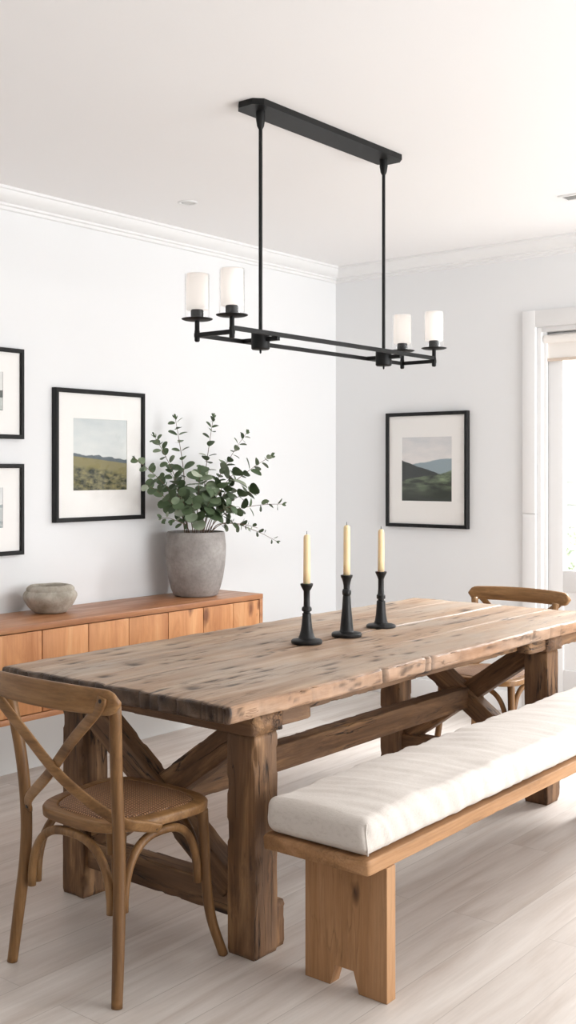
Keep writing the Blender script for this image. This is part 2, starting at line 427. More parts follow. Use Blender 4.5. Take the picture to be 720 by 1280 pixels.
# ceiling fittings
t_ = thing('recessed_downlight', 'small round recessed downlight in the ceiling left of the chandelier', 'light', (3.95, 3.82, ZC))
bm = bmesh.new(); lathe(bm, [(.034, 0.0), (.034, -.004), (.046, -.006), (.05, -.001), (.05, 0)], 40, cap=False); link('trim_ring', bm, M['trim'], t_)
bm = bmesh.new(); lathe(bm, [(.033, -.001), (.0335, -.0025), (.02, -.003)], 32); link('lens', bm, M['lens'], t_)
t_ = thing('ceiling_vent', 'narrow slotted air vent in the ceiling near the far right wall', 'vent', (5.03, 2.05, ZC))
bm = bmesh.new()
for a, b2, c, e in ((-.05, .05, -.30, -.285), (-.05, .05, .27, .285), (-.05, -.038, -.285, .27), (.038, .05, -.285, .27)): bx(bm, a, b2, c, e, -.008, 0)
link('vent_frame', bm, M['trim'], t_, smooth=False)
bm = bmesh.new()
for k in range(5): bx(bm, -.036+k*.0155, -.027+k*.0155, -.285, .27, -.006, -.001)
link('slats', bm, M['slot'], t_, smooth=False)

# ------------------------------------------------------------------ outdoors seen through the door
struct(link('ground', box(UB+.15, 14, -6, 9, -.2, -.08), plain('patio_stone', '#c9c6c0', .8, .2, 30, .1), smooth=False))
def siding():
    bm = bmesh.new()
    for k in range(17):
        z = -.08+k*.2
        vs = [bm.verts.new(p) for p in ((9.2, -3, z), (9.2, 8, z), (9.235, 8, z+.2), (9.235, -3, z+.2), (9.3, -3, z), (9.3, 8, z), (9.3, 8, z+.2), (9.3, -3, z+.2))]
        for q in ((0, 1, 2, 3), (4, 5, 6, 7), (0, 1, 5, 4), (3, 2, 6, 7), (0, 3, 7, 4), (1, 2, 6, 5)): bm.faces.new([vs[i] for i in q])
    return bm
struct(link('wall_neighbour', siding(), plain('white_siding', '#d3d3cf', .7, .05, 40), smooth=False))
def foliage_ball(c, rad, n, ls, rnd, tone=(.4, .9)):
    bm = bmesh.new(); lay = bm.verts.layers.float.new('leaf_tone')
    for _ in range(n):
        d_ = Vector((rnd.gauss(0, 1), rnd.gauss(0, 1), rnd.gauss(0, 1))).normalized()*rad*rnd.uniform(.55, 1.05)
        p = Vector(c)+Vector((d_.x, d_.y, d_.z*1.15)); p.z = max(p.z, .05)
        q = Quaternion((rnd.random()-.5, rnd.random()-.5, rnd.random()-.5, rnd.random()-.5)).normalized()
        vs = [bm.verts.new(p+q @ Vector((ls*a, ls*.5*b_, 0))) for a, b_ in ((-1, 0), (0, -1), (1, 0), (0, 1))]
        tn = rnd.uniform(*tone)
        for v in vs: v[lay] = tn
        bm.faces.new(vs)
    return bm
for k, (y, h, lab) in enumerate(((3.75, .55, 'pale green shrub outside the glazed door, nearest the door casing'), (2.9, .5, 'pale green shrub outside the glazed door, further from the casing'))):
    s_ = thing('garden_shrub', lab, 'shrub', (8.55, y+(.35 if k == 0 else -.35), -.08))
    link('foliage', foliage_ball((0, 0, h), .5, 1500, .05, R), M['pale_leaf'], s_)
    bm = bmesh.new(); sweep(bm, spline([(0, 0, 0), (.02, .01, .25), (0, .03, .6)]), .03, taper=lambda t: 1-.5*t); link('stem', bm, M['stem'], s_)

# ------------------------------------------------------------------ pictures
def picture(name_label, w, h, pw, ph, pz, print_mat, loc, rz, fw=.022, dep=.032, px=0.):
    """hangs in its local XZ plane, facing local -Y, origin at the wall, centre of the frame"""
    t = thing('framed_picture', name_label, 'picture', loc, rz)
    bm = bmesh.new()
    for a in (((-w/2, -h/2), (-w/2, h/2)), ((w/2, -h/2), (w/2, h/2)), ((-w/2, h/2), (w/2, h/2)), ((-w/2, -h/2), (w/2, -h/2))): pass
    o = [(-w/2, -h/2), (w/2, -h/2), (w/2, h/2), (-w/2, h/2)]; s = [(-1, -1), (1, -1), (1, 1), (-1, 1)]
    prof_ = [(0, 0), (0, -dep+.003), (.003, -dep), (fw-.003, -dep), (fw, -dep+.003), (fw, 0)]
    rs = [[Vector((o[i][0]-s[i][0]*a, b_, o[i][1]-s[i][1]*a)) for a, b_ in prof_] for i in (0, 1, 2, 3)]
    vs = [[bm.verts.new(p) for p in r] for r in rs]
    for i in range(4):
        A, B = vs[i], vs[(i+1) % 4]
        for k in range(6): bm.faces.new((A[k], A[(k+1) % 6], B[(k+1) % 6], B[k]))
    link('frame', bm, M['frame'], t, smooth='auto')
    iw, ih = w/2-fw, h/2-fw
    # mat board with a real opening
    bm = bmesh.new(); y = -dep+.014
    a = [(-iw, -ih), (iw, -ih), (iw, ih), (-iw, ih)]; c = [(px-pw/2, pz-ph/2), (px+pw/2, pz-ph/2), (px+pw/2, pz+ph/2), (px-pw/2, pz+ph/2)]
    A = [bm.verts.new((p[0], y, p[1])) for p in a]; B = [bm.verts.new((p[0], y, p[1])) for p in c]; Cc = [bm.verts.new((p[0], y+.003, p[1])) for p in c]
    for i in range(4):
        j = (i+1) % 4; bm.faces.new((A[i], A[j], B[j], B[i])); bm.faces.new((B[i], B[j], Cc[j], Cc[i]))
    link('mat_board', bm, M['mat'], t, smooth=False)
    bm = bmesh.new(); uv = bm.loops.layers.uv.new('UVMap')
    vs = [bm.verts.new((p[0], y+.003, p[1])) for p in c]; f = bm.faces.new(vs)
    for l, q in zip(f.loops, ((0, 0), (1, 0), (1, 1), (0, 1))): l[uv].uv = q
    f.normal_update()
    link('print', bm, print_mat, t, smooth=False)
    bm = bmesh.new(); vs = [bm.verts.new((p[0], -dep+.008, p[1])) for p in a]; bm.faces.new(vs)
    link('glass', bm, M['glass'], t, smooth=False)
    return t
P1 = landscape('print_field', '#d9dcda', '#b9c3c6', ('#59636a', .52, -.07, .10, 5, 1.3), ('#75704f', .485, -.10, .02, 3, 2.2), '#292e22', '#948a5c', .42, 'field')
P2 = landscape('print_valley', '#e2dedc', '#b7bfc4', ('#93a3aa', .55, .13, .10, 3, 5.3), ('#2f3433', .64, -.28, .05, 5, 6.1), '#2a3028', '#93a583', .56, 'hill')
P3 = landscape('print_mist', '#dcdcda', '#cfd0cf', ('#555b58', .52, .02, .12, 6, 2.9), ('#b9bdba', .36, -.02, .05, 3, 1.2), '#8f9491', '#c2c5c2', .3, 'field')
P4 = landscape('print_coast', '#e0e0df', '#cbd0d2', ('#9aa1a4', .62, -.05, .15, 5, 7.7), ('#b3b8b8', .45, .05, .10, 4, 3.2), '#8b9496', '#c9cccb', .4, 'field')
picture('largest framed field landscape on the left wall, beside the eucalyptus', 3.0*0+.607, .67, .364, .365, .005, P1, (3.8165, WL, 1.496), 0)
picture('framed picture cut by the left edge of the photo, upper of two', .38, .43, .15, .183, .009, P3, (3.134, WL, 1.785), 0, fw=.02)
picture('framed picture cut by the left edge of the photo, lower of two', .38, .434, .15, .19, .01, P4, (3.134, WL, 1.234), 0, fw=.02)
picture('black framed hill landscape alone on the far wall beside the glazed door', .591, .717, .361, .398, .005, P2, (UB, 3.621, 1.4235), -PI/2)

# ------------------------------------------------------------------ sideboard
sb = thing('sideboard', 'long low orange-brown wooden sideboard against the left wall', 'sideboard', (3.4, 4.11, 0))
SX0, SX1, SY0, SY1, SZ0, SZ1 = 2.06-3.4, 4.62-3.4, 3.90-4.11, 4.31-4.11, .325, .745
bm = bmesh.new(); bx(bm, SX0, SX1, SY0-.004, SY1, SZ1-.028, SZ1, bev=.003); link('top', bm, M['side_body'], sb, smooth='auto')
bm = bmesh.new(); bx(bm, SX0, SX1, SY0-.002, SY1, SZ0, SZ0+.026, bev=.003); link('bottom_panel', bm, M['side_body'], sb, smooth='auto')
for a in (SX0, SX1-.026): link('side_panel', box(a, a+.026, SY0-.002, SY1, SZ0+.026, SZ1-.028, bev=.002), M['side_body'], sb, smooth='auto')
link('back_panel', box(SX0+.026, SX1-.026, SY1-.012, SY1, SZ0+.026, SZ1-.028), M['side_body'], sb, smooth=False)
ed = [SX0+.026, 2.43-3.4, 2.775-3.4, 3.113-3.4, 3.38-3.4, 3.63-3.4, 3.895-3.4, 4.15-3.4, 4.38-3.4, SX1-.026]
for i, (a, b2) in enumerate(zip(ed, ed[1:])):
    g = .0035 if i in (2, 3, 5, 6) else .002
    link('door', box(a+g/2-(a+b2)/2, b2-g-(a+b2)/2, 0, .02, SZ0+.030-.53, SZ1-.032-.53, bev=.0015), M['side_door'], sb, ((a+b2)/2, SY0, .53), smooth='auto')
link('plinth', box(SX0+.06, SX1-.06, SY1-.06, SY1-.01, 0, SZ0), M['plinth'], sb, smooth=False)

# bowl
bw = thing('stone_bowl', 'rough grey stone bowl on the left of the sideboard', 'bowl', (3.37, 4.165, .745))
bm = bmesh.new()
pr = [(.055, 0), (.075, .004), (.100, .028), (.119, .056), (.127, .078), (.124, .094), (.117, .102), (.113, .105), (.113, .109), (.112, .118), (.104, .127), (.092, .132), (.082, .131), (.080, .120), (.088, .09), (.08, .05), (.05, .03), (.01, .028)]
pr = [(p.x, p.y) for p in spline([(a, b, 0) for a, b in pr], 3)]
lathe(bm, pr, 64)
for v in bm.verts:
    k = Vector((v.co.x, v.co.y, 0)); l = k.length
    if l > .02: v.co += k/l*(.003*noise.noise(v.co*11)+.001*noise.noise(v.co*60)); v.co.z += .002*noise.noise(v.co*15+Vector((5, 0, 0))) if v.co.z > .01 else 0
link('bowl_body', bm, M['stone'], bw)

# plant
def px2w(px, py, w):
    f = Vector((math.cos(TH), math.sin(TH))); r = Vector((math.sin(TH), -math.cos(TH)))
    a = (px-360)/F; dr = f+r*a; t = w/dr.y
    return Vector((dr.x*t, w, HC-(py-588)/F*t))
PX, PY, PZ = 4.32, 4.12, .745
pt = thing('potted_eucalyptus', 'grey concrete pot of round-leaved eucalyptus branches on the sideboard', 'plant', (PX, PY, PZ))
bm = bmesh.new()
pr = [(.06, 0), (.108, .0), (.120, .008), (.134, .045), (.148, .10), (.158, .16), (.163, .22), (.1635, .27), (.160, .31), (.1565, .336), (.154, .344), (.150, .346), (.144, .343), (.143, .31), (.142, .29)]
lathe(bm, pr, 64)
for v in bm.verts:
    k = Vector((v.co.x, v.co.y, 0))
    if k.length > .1 and v.co.z > .01: v.co += k.normalized()*.0015*noise.noise(v.co*14)
link('pot', bm, M['pot'], pt)
bm = bmesh.new(); lathe(bm, [(.1395, .29), (.12, .300), (.06, .306), (.01, .305)], 40)
link('soil', bm, M['soil'], pt)
def round_leaf(bm, lay, p, dirv, nrm, size, tone, rnd, asp=.9):
    d_ = dirv.normalized(); n_ = (nrm-d_*nrm.dot(d_)).normalized(); s_ = d_.cross(n_)
    N = 12; ring = []
    c0 = bm.verts.new(p+d_*size*.5-n_*size*.03); c0[lay] = tone
    for i in range(N):
        a = 2*PI*i/N; x = .5-.5*math.cos(a); y = math.sin(a)*.5*asp*(1.0-.12*math.cos(a))
        q = p+d_*size*x+s_*size*y+n_*size*(.10*abs(y)*2-.12*x*x)
        v = bm.verts.new(q); v[lay] = min(1, max(0, tone+.08*math.cos(a*2))); ring.append(v)
    for i in range(N): bm.faces.new((c0, ring[i], ring[(i+1) % N]))
rnd = random.Random(11)
# tip pixel, depth plane of the tip, bow, leaf size, leaf pairs, aspect
brs = [((219, 522), 4.20, -.05, .050, 8, .8), ((193, 545), 4.16, -.06, .048, 8, .8), ((267, 520), 4.16, .03, .048, 9, .8),
       ((309, 540), 4.05, .03, .046, 10, .8), ((168, 573), 4.12, -.05, .046, 8, .85), ((339, 570), 3.98, .06, .060, 8, .8),
       ((354, 630), 3.95, .07, .050, 6, .75), ((347, 677), 3.97, .12, .040, 6, .7), ((200, 648), 4.06, .03, .036, 5, .55),
       ((296, 588), 4.0, .02, .085, 4, .95), ((318, 612), 3.96, .04, .075, 5, .95), ((250, 588), 4.0, 0, .075, 6, .95),
       ((182, 605), 4.04, -.02, .055, 7, .9), ((222, 618), 3.98, -.02, .06, 5, .9), ((268, 618), 3.95, .02, .065, 5, .95),
       ((240, 628), 3.97, 0, .06, 4, .9), ((292, 632), 3.93, .03, .058, 5, .9), ((212, 588), 4.14, -.02, .05, 6, .85), ((322, 660), 3.96, .06, .034, 5, .6)]
for bi, (tip, w, bow, ls, pairs, asp) in enumerate(brs):
    pairs += 2 if bi < 9 else 1
    T = px2w(*tip, w)-Vector((PX, PY, PZ))
    ang = math.atan2(T.y, T.x)
    base = Vector((.05*math.cos(ang)*rnd.uniform(.5, 1.4), .05*math.sin(ang)*rnd.uniform(.5, 1.4), .30))
    mid_ = base.lerp(T, .5); mid_.z += abs(bow)*.7+.015; mid_.x -= T.x*.12; mid_.y -= T.y*.12
    path = spline([base, base.lerp(mid_, .5)+Vector((0, 0, .03)), mid_, mid_.lerp(T, .55)+Vector((0, 0, .01)), T], 7)
    bm = bmesh.new(); sweep(bm, path, .0026, n=6, taper=lambda t: 1.15-.75*t)
    br = link('branch', bm, M['stem'], pt)
    bm = bmesh.new(); lay = bm.verts.layers.float.new('leaf_tone'); m = len(path)
    start = .30 if bi < 9 else .38
    for k in range(pairs):
        t = start+(1-start)*(k+.3)/pairs; i = min(m-2, int(t*(m-1))); p = path[i]; tg = (path[i+1]-path[i]).normalized()
        size = 1.24*ls*(1.06-.42*max(0, (t-.45)/.55))*rnd.uniform(.8, 1.15)
        ax = tg.orthogonal().normalized(); ax.rotate(Quaternion(tg, k*PI/2+rnd.uniform(-.5, .5)))
        for s in (1, -1):
            if rnd.random() < .08: continue
            dv = (ax*s+tg*rnd.uniform(.25, .8)+Vector((0, 0, rnd.uniform(-.25, .15)))).normalized()
            nr = (tg+Vector((-.5, -.5, .5))*rnd.uniform(.1, 1.0)+Vector((rnd.uniform(-.5, .5), rnd.uniform(-.5, .5), rnd.uniform(-.4, .4))))
            pos = p+dv*.006
            end = pos+dv*size
            if PY+max(pos.y, end.y)+size*.4 > WL-.01: continue
            tone = rnd.choice((.12, .2, .3, .35, .45)) if rnd.random() < .8 else rnd.uniform(.6, .95)
            round_leaf(bm, lay, pos, dv, nr, size, tone, rnd, asp)
    if bi < 9:   # small closed leaves at the growing tip
        tg = (path[-1]-path[-2]).normalized()
        for s in range(4):
            ax = tg.orthogonal().normalized(); ax.rotate(Quaternion(tg, s*PI/2))
            round_leaf(bm, lay, path[-1]-tg*.004*s, tg+ax*.7, ax+Vector((-.3, -.3, .3)), ls*.5, .3, rnd, .5)
    link('leaves', bm, M['leaf'], br)

# ------------------------------------------------------------------ table
TX0, TX1, TY0, TY1, TZ = 2.28, 4.86, 2.045, 3.08, .765
OX, OY = 3.5, 2.56
tb = thing('dining_table', 'long rustic reclaimed-wood trestle dining table with three candlesticks on it', 'table', (OX, OY, 0))
seams = [2.56-OY, 2.30-OY, 2.83-OY]
seamw = [(.0062, .010), (.0022, .003), (.0022, .003)]
cr = random.Random(5)
endcr = [(cr.uniform(TY0, TY1)-OY, cr.uniform(.003, .007), cr.uniform(.001, .006)) for _ in range(34)]
sidecr = [(cr.uniform(TX0, TX1)-OX, cr.uniform(.004, .009), cr.uniform(.002, .012)) for _ in range(7)]+[(3.06-OX, .009, .026), (3.33-OX, .006, .02), (3.37-OX, .006, .014)]
# dents and splits in the top: x, y, length, width, depth
dents = [(cr.uniform(TX0+.1, TX1-.1)-OX, cr.uniform(TY0+.06, TY1-.06)-OY, cr.uniform(.02, .10), cr.uniform(.004, .011), cr.uniform(.002, .005)) for _ in range(80)]
dents += [(a-OX, b2-OY, l, w_, d_) for a, b2, l, w_, d_ in (
    (2.69, 2.94, .11, .012, .004), (2.58, 2.742, .05, .022, .005), (2.37, 2.66, .05, .024, .005), (2.47, 2.92, .09, .014, .003), (2.66, 2.68, .045, .013, .004),
    (2.78, 2.65, .05, .011, .004), (2.415, 2.315, .055, .028, .006), (2.52, 2.345, .11, .009, .005), (2.61, 2.33, .05, .008, .004), (2.66, 2.27, .12, .007, .004),
    (2.965, 2.95, .06, .012, .003), (3.378, 2.929, .06, .012, .003), (3.85, 2.92, .05, .012, .003), (3.63, 2.29, .06, .018, .004), (3.157, 2.152, .07, .014, .003), (4.2, 2.42, .30, .012, .006))]
x0, x1, y0, y1 = TX0-OX, TX1-OX, TY0-OY, TY1-OY
thk = .055
wear_shade_map = {}  # per-vertex darkening: real wear together with painted crack and end-face shade
def topfn(p):
    x, y, z = p; wr = 0.
    ft = (z-(TZ-thk))/thk
    e = .5+.5*noise.noise(Vector((x*3, y*3, 3.3)))
    # live, worn edges
    dx = min(x-x0, x1-x); dy = min(y-y0, y1-y)
    if dy < .03:
        s = 1 if y-y0 < y1-y else -1; k = 1-dy/.03
        off = .010*noise.noise(Vector((x*2.3, s*4, 1)))+.005*noise.noise(Vector((x*11, s*4, z*30)))+.003*noise.noise(Vector((x*40, s, z*60)))
        for c, w, dpt in sidecr:
            if abs(x-c) < 3*w:
                q = math.exp(-((x-c)/w)**2); off += dpt*q; wr = max(wr, min(1, dpt*60)*q*.9*k)
        y += s*k*(off+.004)
        wr = max(wr, k*max(0, .28*noise.noise(Vector((x*9, s*3, z*40)))+.05))
        sp = abs(noise.noise(Vector((x*3.1, s*3, z*85+y*40))))          # splits along the rim
        if sp < .09 and noise.noise(Vector((x*4.3, s*9, 5))) > -.05: wr = max(wr, k*.8*(1-sp/.09))
    if dx < .03:
        s = 1 if x-x0 < x1-x else -1; k = 1-dx/.03
        off = .007*noise.noise(Vector((y*3, s*4, 9)))+.0035*noise.noise(Vector((y*30, s*7, z*60)))
        for c, w, dpt in endcr:
            if abs(y-c) < 3*w:
                q = math.exp(-((y-c)/w)**2); off += dpt*q; wr = max(wr, .95*q*k)
        x += s*k*off
        if dx < .012: wr = max(wr, .84+.3*noise.noise(Vector((y*18, z*30, 2)))-(.25 if ft > .97 else 0))  # end faces darkened, shade put into the colour
    if ft > .9:
        z += .0028*noise.noise(Vector((x*1.6, y*7, 0)))+.0016*noise.noise(Vector((x*6, y*26, 4)))
        for sm, (w, dp) in zip(seams, seamw):
            q0 = y-sm-.003*noise.noise(Vector((x*2.5, sm*5, 8)))
            if abs(q0) < 4*w:
                q = math.exp(-(q0/w)**2); z -= dp*q*1.1; wr = max(wr, min(1, 1.3*q) if w > .003 else .6*q)
        for (cx, cy, l, w, dp) in dents:
            if abs(x-cx) < l and abs(y-cy) < 3*w:
                yy = y-cy-.004*noise.noise(Vector((x*30, cy*9, 0)))
                q = math.exp(-((x-cx)/(l*.55))**2-(yy/w)**2)*(1+.5*noise.noise(Vector((x*25, y*60, 3)))); z -= dp*q; wr = max(wr, min(.92, .95*q))
        if dx < .05 or dy < .04:
            m_ = min(dx/.05, dy/.04); z -= .004*(1-m_)*(1+noise.noise(Vector((x*12, y*12, 5))))
    r = Vector((x, y, z)); wear_shade_map[tuple(round(c, 5) for c in r)] = max(0, min(1, wr))
    return r
ex = [s+o for s in seams for o in (-.014, -.009, -.0065, -.0045, -.0022, 0, .0022, .0045, .0065, .009, .014)]
bm = lattice_box(lines(x0, x1, .0105, .012), lines(y0, y1, .0062, .012, ex), lines(TZ-thk, TZ, .011, .012), .010, topfn)
lay = bm.verts.layers.float.new('wear_shade')
lay2 = bm.verts.layers.float.new('edge')
for v in bm.verts:
    v[lay] = wear_shade_map.get(tuple(round(c, 5) for c in v.co), 0)
    v[lay2] = max(0, 1-(v.co.y-y0)/.03)*min(1, max(0, (TZ+.004-v.co.z)/.012))
link('tabletop', bm, M['top'], tb)
def T(x, y, z): return (x-OX, y-OY, z)
for k, ux in enumerate((2.47, 4.375)):
    sgn = 1 if k == 0 else -1
    yn, yf = 2.125, 2.87
    for j, wy in enumerate((yn, yf)):
        between(tb, 'leg', T(ux, wy, .652), T(ux, wy, 0), .108, .106, M['timber'], 3+k*5+j, rough=.0025, chip=.008)
        if j == 0:
            between(tb, 'foot_block', T(ux+.045*1, wy-.0, .0), T(ux+.045, wy, .135), .085, .11, M['timber'], 31+k, rough=.008, chip=.016)
    between(tb, 'head_beam', T(ux, 2.062, .681), T(ux, 3.05, .681), .135, .058, M['timber'], 11+k, rough=.0015, chip=.003)
    between(tb, 'lower_rail', T(ux, yn+.045, .145), T(ux, yf-.045, .145), .072, .09, M['timber'], 13+k)
    for j, (a, b2) in enumerate((((ux-.012, yf-.02, .66), (ux-.012, yn+.055, .185)), ((ux+.014, yn+.02, .66), (ux+.014, yf-.055, .185)))):
        between(tb, 'brace', T(*a), T(*b2), .07, .088, M['timber'], 17+k*3+j)
    between(tb, 'corbel', T(ux+sgn*.068, 2.115, .685), T(ux+sgn*.215, 2.115, .685), .09, .05, M['timber'], 23+k, rough=.002)
between(tb, 'corbel', T(4.375+.068, 2.115, .685), T(4.375+.26, 2.115, .685), .09, .05, M['timber'], 29, rough=.002)
between(tb, 'stretcher', T(2.50, 2.495, .405), T(4.345, 2.495, .405), .075, .092, M['timber'], 41)
for y in (2.155, 2.99): between(tb, 'apron', T(2.535, y, .690), T(4.31, y, .690), .05, .042, M['timber'], int(y*100), rough=.003)

# ------------------------------------------------------------------ bench and cushion
bo = (3.4, 1.815)
bn = thing('bench', 'pine plank bench with notched board legs beside the long table', 'bench', (bo[0], bo[1], 0))
BX0, BX1, BY0, BY1 = 2.36-bo[0], 4.52-bo[0], 1.635-bo[1], 1.992-bo[1]
between(bn, 'seat_plank', (BX0, (BY0+BY1)/2, .382), (BX1, (BY0+BY1)/2, .382), BY1-BY0, .04, M['bench'], 51, rough=.0012, chip=.002, bev=.003)
def leg_board():
    bm = bmesh.new(); T2 = .021
    w0, w1 = 1.632-1.77, 1.908-1.77
    pts = [(w0, 0), (w0, .362), (w1, .362), (w1, 0), (.050, 0), (.034, .060), (-.030, .060), (-.046, 0)]
    # local X is the vertical so that the grain runs up the board
    A = [bm.verts.new((z, -T2, y)) for y, z in pts]; B = [bm.verts.new((z, T2, y)) for y, z in pts]
    bm.faces.new(A); bm.faces.new(B[::-1])
    for i in range(len(pts)): bm.faces.new((A[i], A[(i+1) % len(pts)], B[(i+1) % len(pts)], B[i]))
    bmesh.ops.bevel(bm, geom=list(bm.edges), offset=.0015, segments=1, affect='EDGES')
    return bm
Mrot = Matrix(((0, 1, 0), (0, 0, 1), (1, 0, 0)))
for x in (2.466, 4.27): link('leg', leg_board(), M['bench'], bn, (x-bo[0], 1.77-bo[1], 0), Mrot, smooth='auto')
cu0, cu1, cv0, cv1 = 2.372-bo[0], 4.51-bo[0], 1.648-bo[1], 1.985-bo[1]
CZ0, CZ1 = .404, .508
def cufn(p):
    x, y, z = p
    ft = (z-CZ0)/(CZ1-CZ0)
    ex_ = min(x-cu0, cu1-x); ey = min(y-cv0, cv1-y)
    if ft > .5:
        z += .010*(min(1, max(0, ey)/.12))*(min(1, max(0, ex_)/.15))*(ft-.5)*2
        z += (.006*noise.noise(Vector((x*5, y*5, 1)))+.0055*noise.noise(Vector((x*15+y*5, y*4, 2)))+.003*noise.noise(Vector((x*38+y*9, y*6, 7))))*(ft-.5)*2
    if ey < .05:   # creases gathering along the long sides
        s = -1 if y-cv0 < cv1-y else 1; k = (1-max(0, ey)/.05)
        c = noise.noise(Vector((x*19+z*14, z*7, s*3.)))*.6+noise.noise(Vector((x*46+z*22, z*8, s*5.)))*.4
        mid_ = 1-abs(ft-.45)*.9
        y += s*k*(.017*c*mid_+.007*(1-(2*ft-1)**2))
        z += .006*c*k*ft
    if ex_ < .04:
        s = -1 if x-cu0 < cu1-x else 1; k = 1-max(0, ex_)/.04
        x += s*k*(.0035*noise.noise(Vector((y*16, z*6, 4)))+.010*(1-(2*ft-1)**2))
    if ft < .1 : z = max(z, CZ0)
    return Vector((x, y, z))
cu = thing('bench_cushion', 'long off-white linen cushion lying on the bench', 'cushion', (bo[0], bo[1], 0))
bm = lattice_box(lines(cu0, cu1, .011, .03), lines(cv0, cv1, .012, .03), lines(CZ0, CZ1, .011, .03), .026, cufn)
link('cover', bm, M['linen'], cu)
def seam(y, x):
    pts = [cufn(Vector((x+(.010 if x < 0 else -.010), y, CZ0+.006+(CZ1-CZ0-.02)*t/10))) for t in range(11)]
    bm = bmesh.new(); sweep(bm, pts, .0028, n=6, up=(1, 0, 0)); return bm
link('seam_piping', seam(cv0+.006, cu0), M['linen'], cu)

# ------------------------------------------------------------------ chairs (local: faces +X, floor origin under the seat)
def make_chair(label):
    c = thing('dining_chair', label, 'chair')
    # seat ring
    def outline(k, z, n=72, inset=0):
        out = []
        for i in range(n):
            a = 2*PI*i/n; ca, sa = math.cos(a), math.sin(a); e = 2/3.6
            x = math.copysign(abs(ca)**e, ca); y = math.copysign(abs(sa)**e, sa)
            hw = .205+.026*x
            out.append(Vector((.015+x*(.212-inset), y*(hw-inset), z)))
        return out
    bm = bmesh.new()
    rs = [outline(1, .430, inset=.006), outline(1, .433, inset=.001), outline(1, .452, inset=0), outline(1, .457, inset=.003), outline(1, .459, inset=.008), outline(1, .459, inset=.036), outline(1, .455, inset=.040), outline(1, .430, inset=.040)]
    vs = rings(bm, rs, cap=False); n = 72
    for i in range(n): bm.faces.new((vs[-1][i], vs[-1][(i+1) % n], vs[0][(i+1) % n], vs[0][i]))
    seat = link('seat', bm, M['chairy'], c, smooth='auto')
    bm = bmesh.new()
    rs = [outline(1, .440, inset=.0405), outline(1, .456, inset=.0405), outline(1, .461, inset=.046)]
    for q in (.075, .10, .13, .16, .185): rs.append(outline(1, .461+.010*math.sin(min(1, (q-.05)/.12)*PI/2), inset=q))
    rings(bm, rs); link('woven_panel', bm, M['rattan'], seat)
    for s in (1, -1):
        bm = bmesh.new()
        sweep(bm, spline([(-.215, s*.222, 0), (-.200, s*.212, .14), (-.185, s*.2, .30), (-.184, s*.197, .44), (-.198, s*.203, .60), (-.226, s*.226, .80)], 10), .0172, n=14, up=(1, 0, 0), taper=lambda t: .9+.12*min(1, t*4))
        link('back_leg', bm, M['chairz'], c)
        bm = bmesh.new()
        sweep(bm, spline([(.166, s*.186, .431), (.170, s*.190, .34), (.174, s*.194, .22), (.188, s*.203, .11), (.218, s*.224, 0)], 10), .0172, n=14, up=(1, 0, 0), taper=lambda t: 1.02-.18*t)
        link('front_leg', bm, M['chairz'], c)
    # bent arches under the seat
    def arch(a, b, zlo, ztop, n=22):
        a, b = Vector(a), Vector(b); out = []
        for i in range(n+1):
            t = PI*i/n; u_ = math.copysign(abs(math.cos(t))**.75, math.cos(t)); h = math.sin(t)**.85
            p = (a+b)/2+(a-b)/2*u_; p.z = zlo+(ztop-zlo)*h; out.append(p)
        return out
    for a, b2 in (((-.186, .168, 0), (-.186, -.168, 0)), ((.172, .162, 0), (.172, -.162, 0)), ((-.152, .184, 0), (.144, .186, 0)), ((-.152, -.184, 0), (.144, -.186, 0))):
        bm = bmesh.new(); sweep(bm, arch(a, b2, .225, .412), .0125, n=12, up=(1, 0, 0) if a[1]*b2[1] < 0 else (0, 1, 0)); link('arched_brace', bm, M['chairz'], c)
    # curved top rail
    bm = bmesh.new(); rs = []
    N = 40; HW = .282
    for i in range(N+1):
        t = -1+2*i/N; y = HW*t; x = -.262-.05*(1-t*t); zc = .818+.004*(1-t*t)
        e = max(0, (abs(t)-.86)/.14); hh = (.034+.004*(1-t*t))*math.sqrt(max(0.02, 1-e*e)); th_ = .0105
        tx, ty = .1*t/HW*1., 1.; l = math.hypot(tx, ty); nx, ny = ty/l, -tx/l
        ring = []
        for j in range(14):
            a = 2*PI*j/14; ca, sa = math.cos(a), math.sin(a)
            ca = math.copysign(abs(ca)**.6, ca); sa = math.copysign(abs(sa)**.6, sa)
            ring.append(Vector((x+nx*ca*th_-.10*(sa*hh), y+ny*ca*th_, zc+sa*hh)))
        rs.append(ring)
    rings(bm, rs); link('top_rail', bm, M['chairy'], c)
    # crossing back slats (bent flat bands)
    s1 = spline([(-.288, -.243, .835), (-.287, -.225, .80), (-.268, -.10, .695), (-.232, .04, .575), (-.206, .155, .485), (-.190, .178, .445)], 8)
    s2 = spline([(-.288, .243, .835), (-.287, .225, .80), (-.272, .10, .695), (-.242, -.04, .575), (-.165, -.165, .475), (-.085, -.212, .445), (-.05, -.222, .436)], 8)
    for s_ in (s1, s2):
        bm = bmesh.new(); sweep(bm, s_, .0165, .0055, n=12, up=(1, 0, -.1), square=.45)
        sl = link('back_slat', bm, M['chairy'], c)
        for p in (s_[3], s_[-3]):
            bm = bmesh.new(); lathe(bm, [(.0055, -.001), (.0055, .0015), (.003, .003)], 12)
            for v in bm.verts: v.co = p+Vector((-.0055-v.co.z, v.co.x, v.co.y))
            link('rivet', bm, M['rivet'], sl)
    return c
ch = make_chair('bentwood cross-back chair at the near end of the table, in the left foreground')
ch.location = (2.19, 2.40, 0); ch.scale = (.96, 1, 1)
c2 = dup(ch); c2['label'] = 'bentwood cross-back chair at the far end of the table, near the glazed door'
c2.location = (4.83, 2.605, 0); c2.rotation_euler = (0, 0, PI); c2.scale = (1, 1, .955)
for o in (ch, c2): o['group'] = 'bentwood dining chairs'

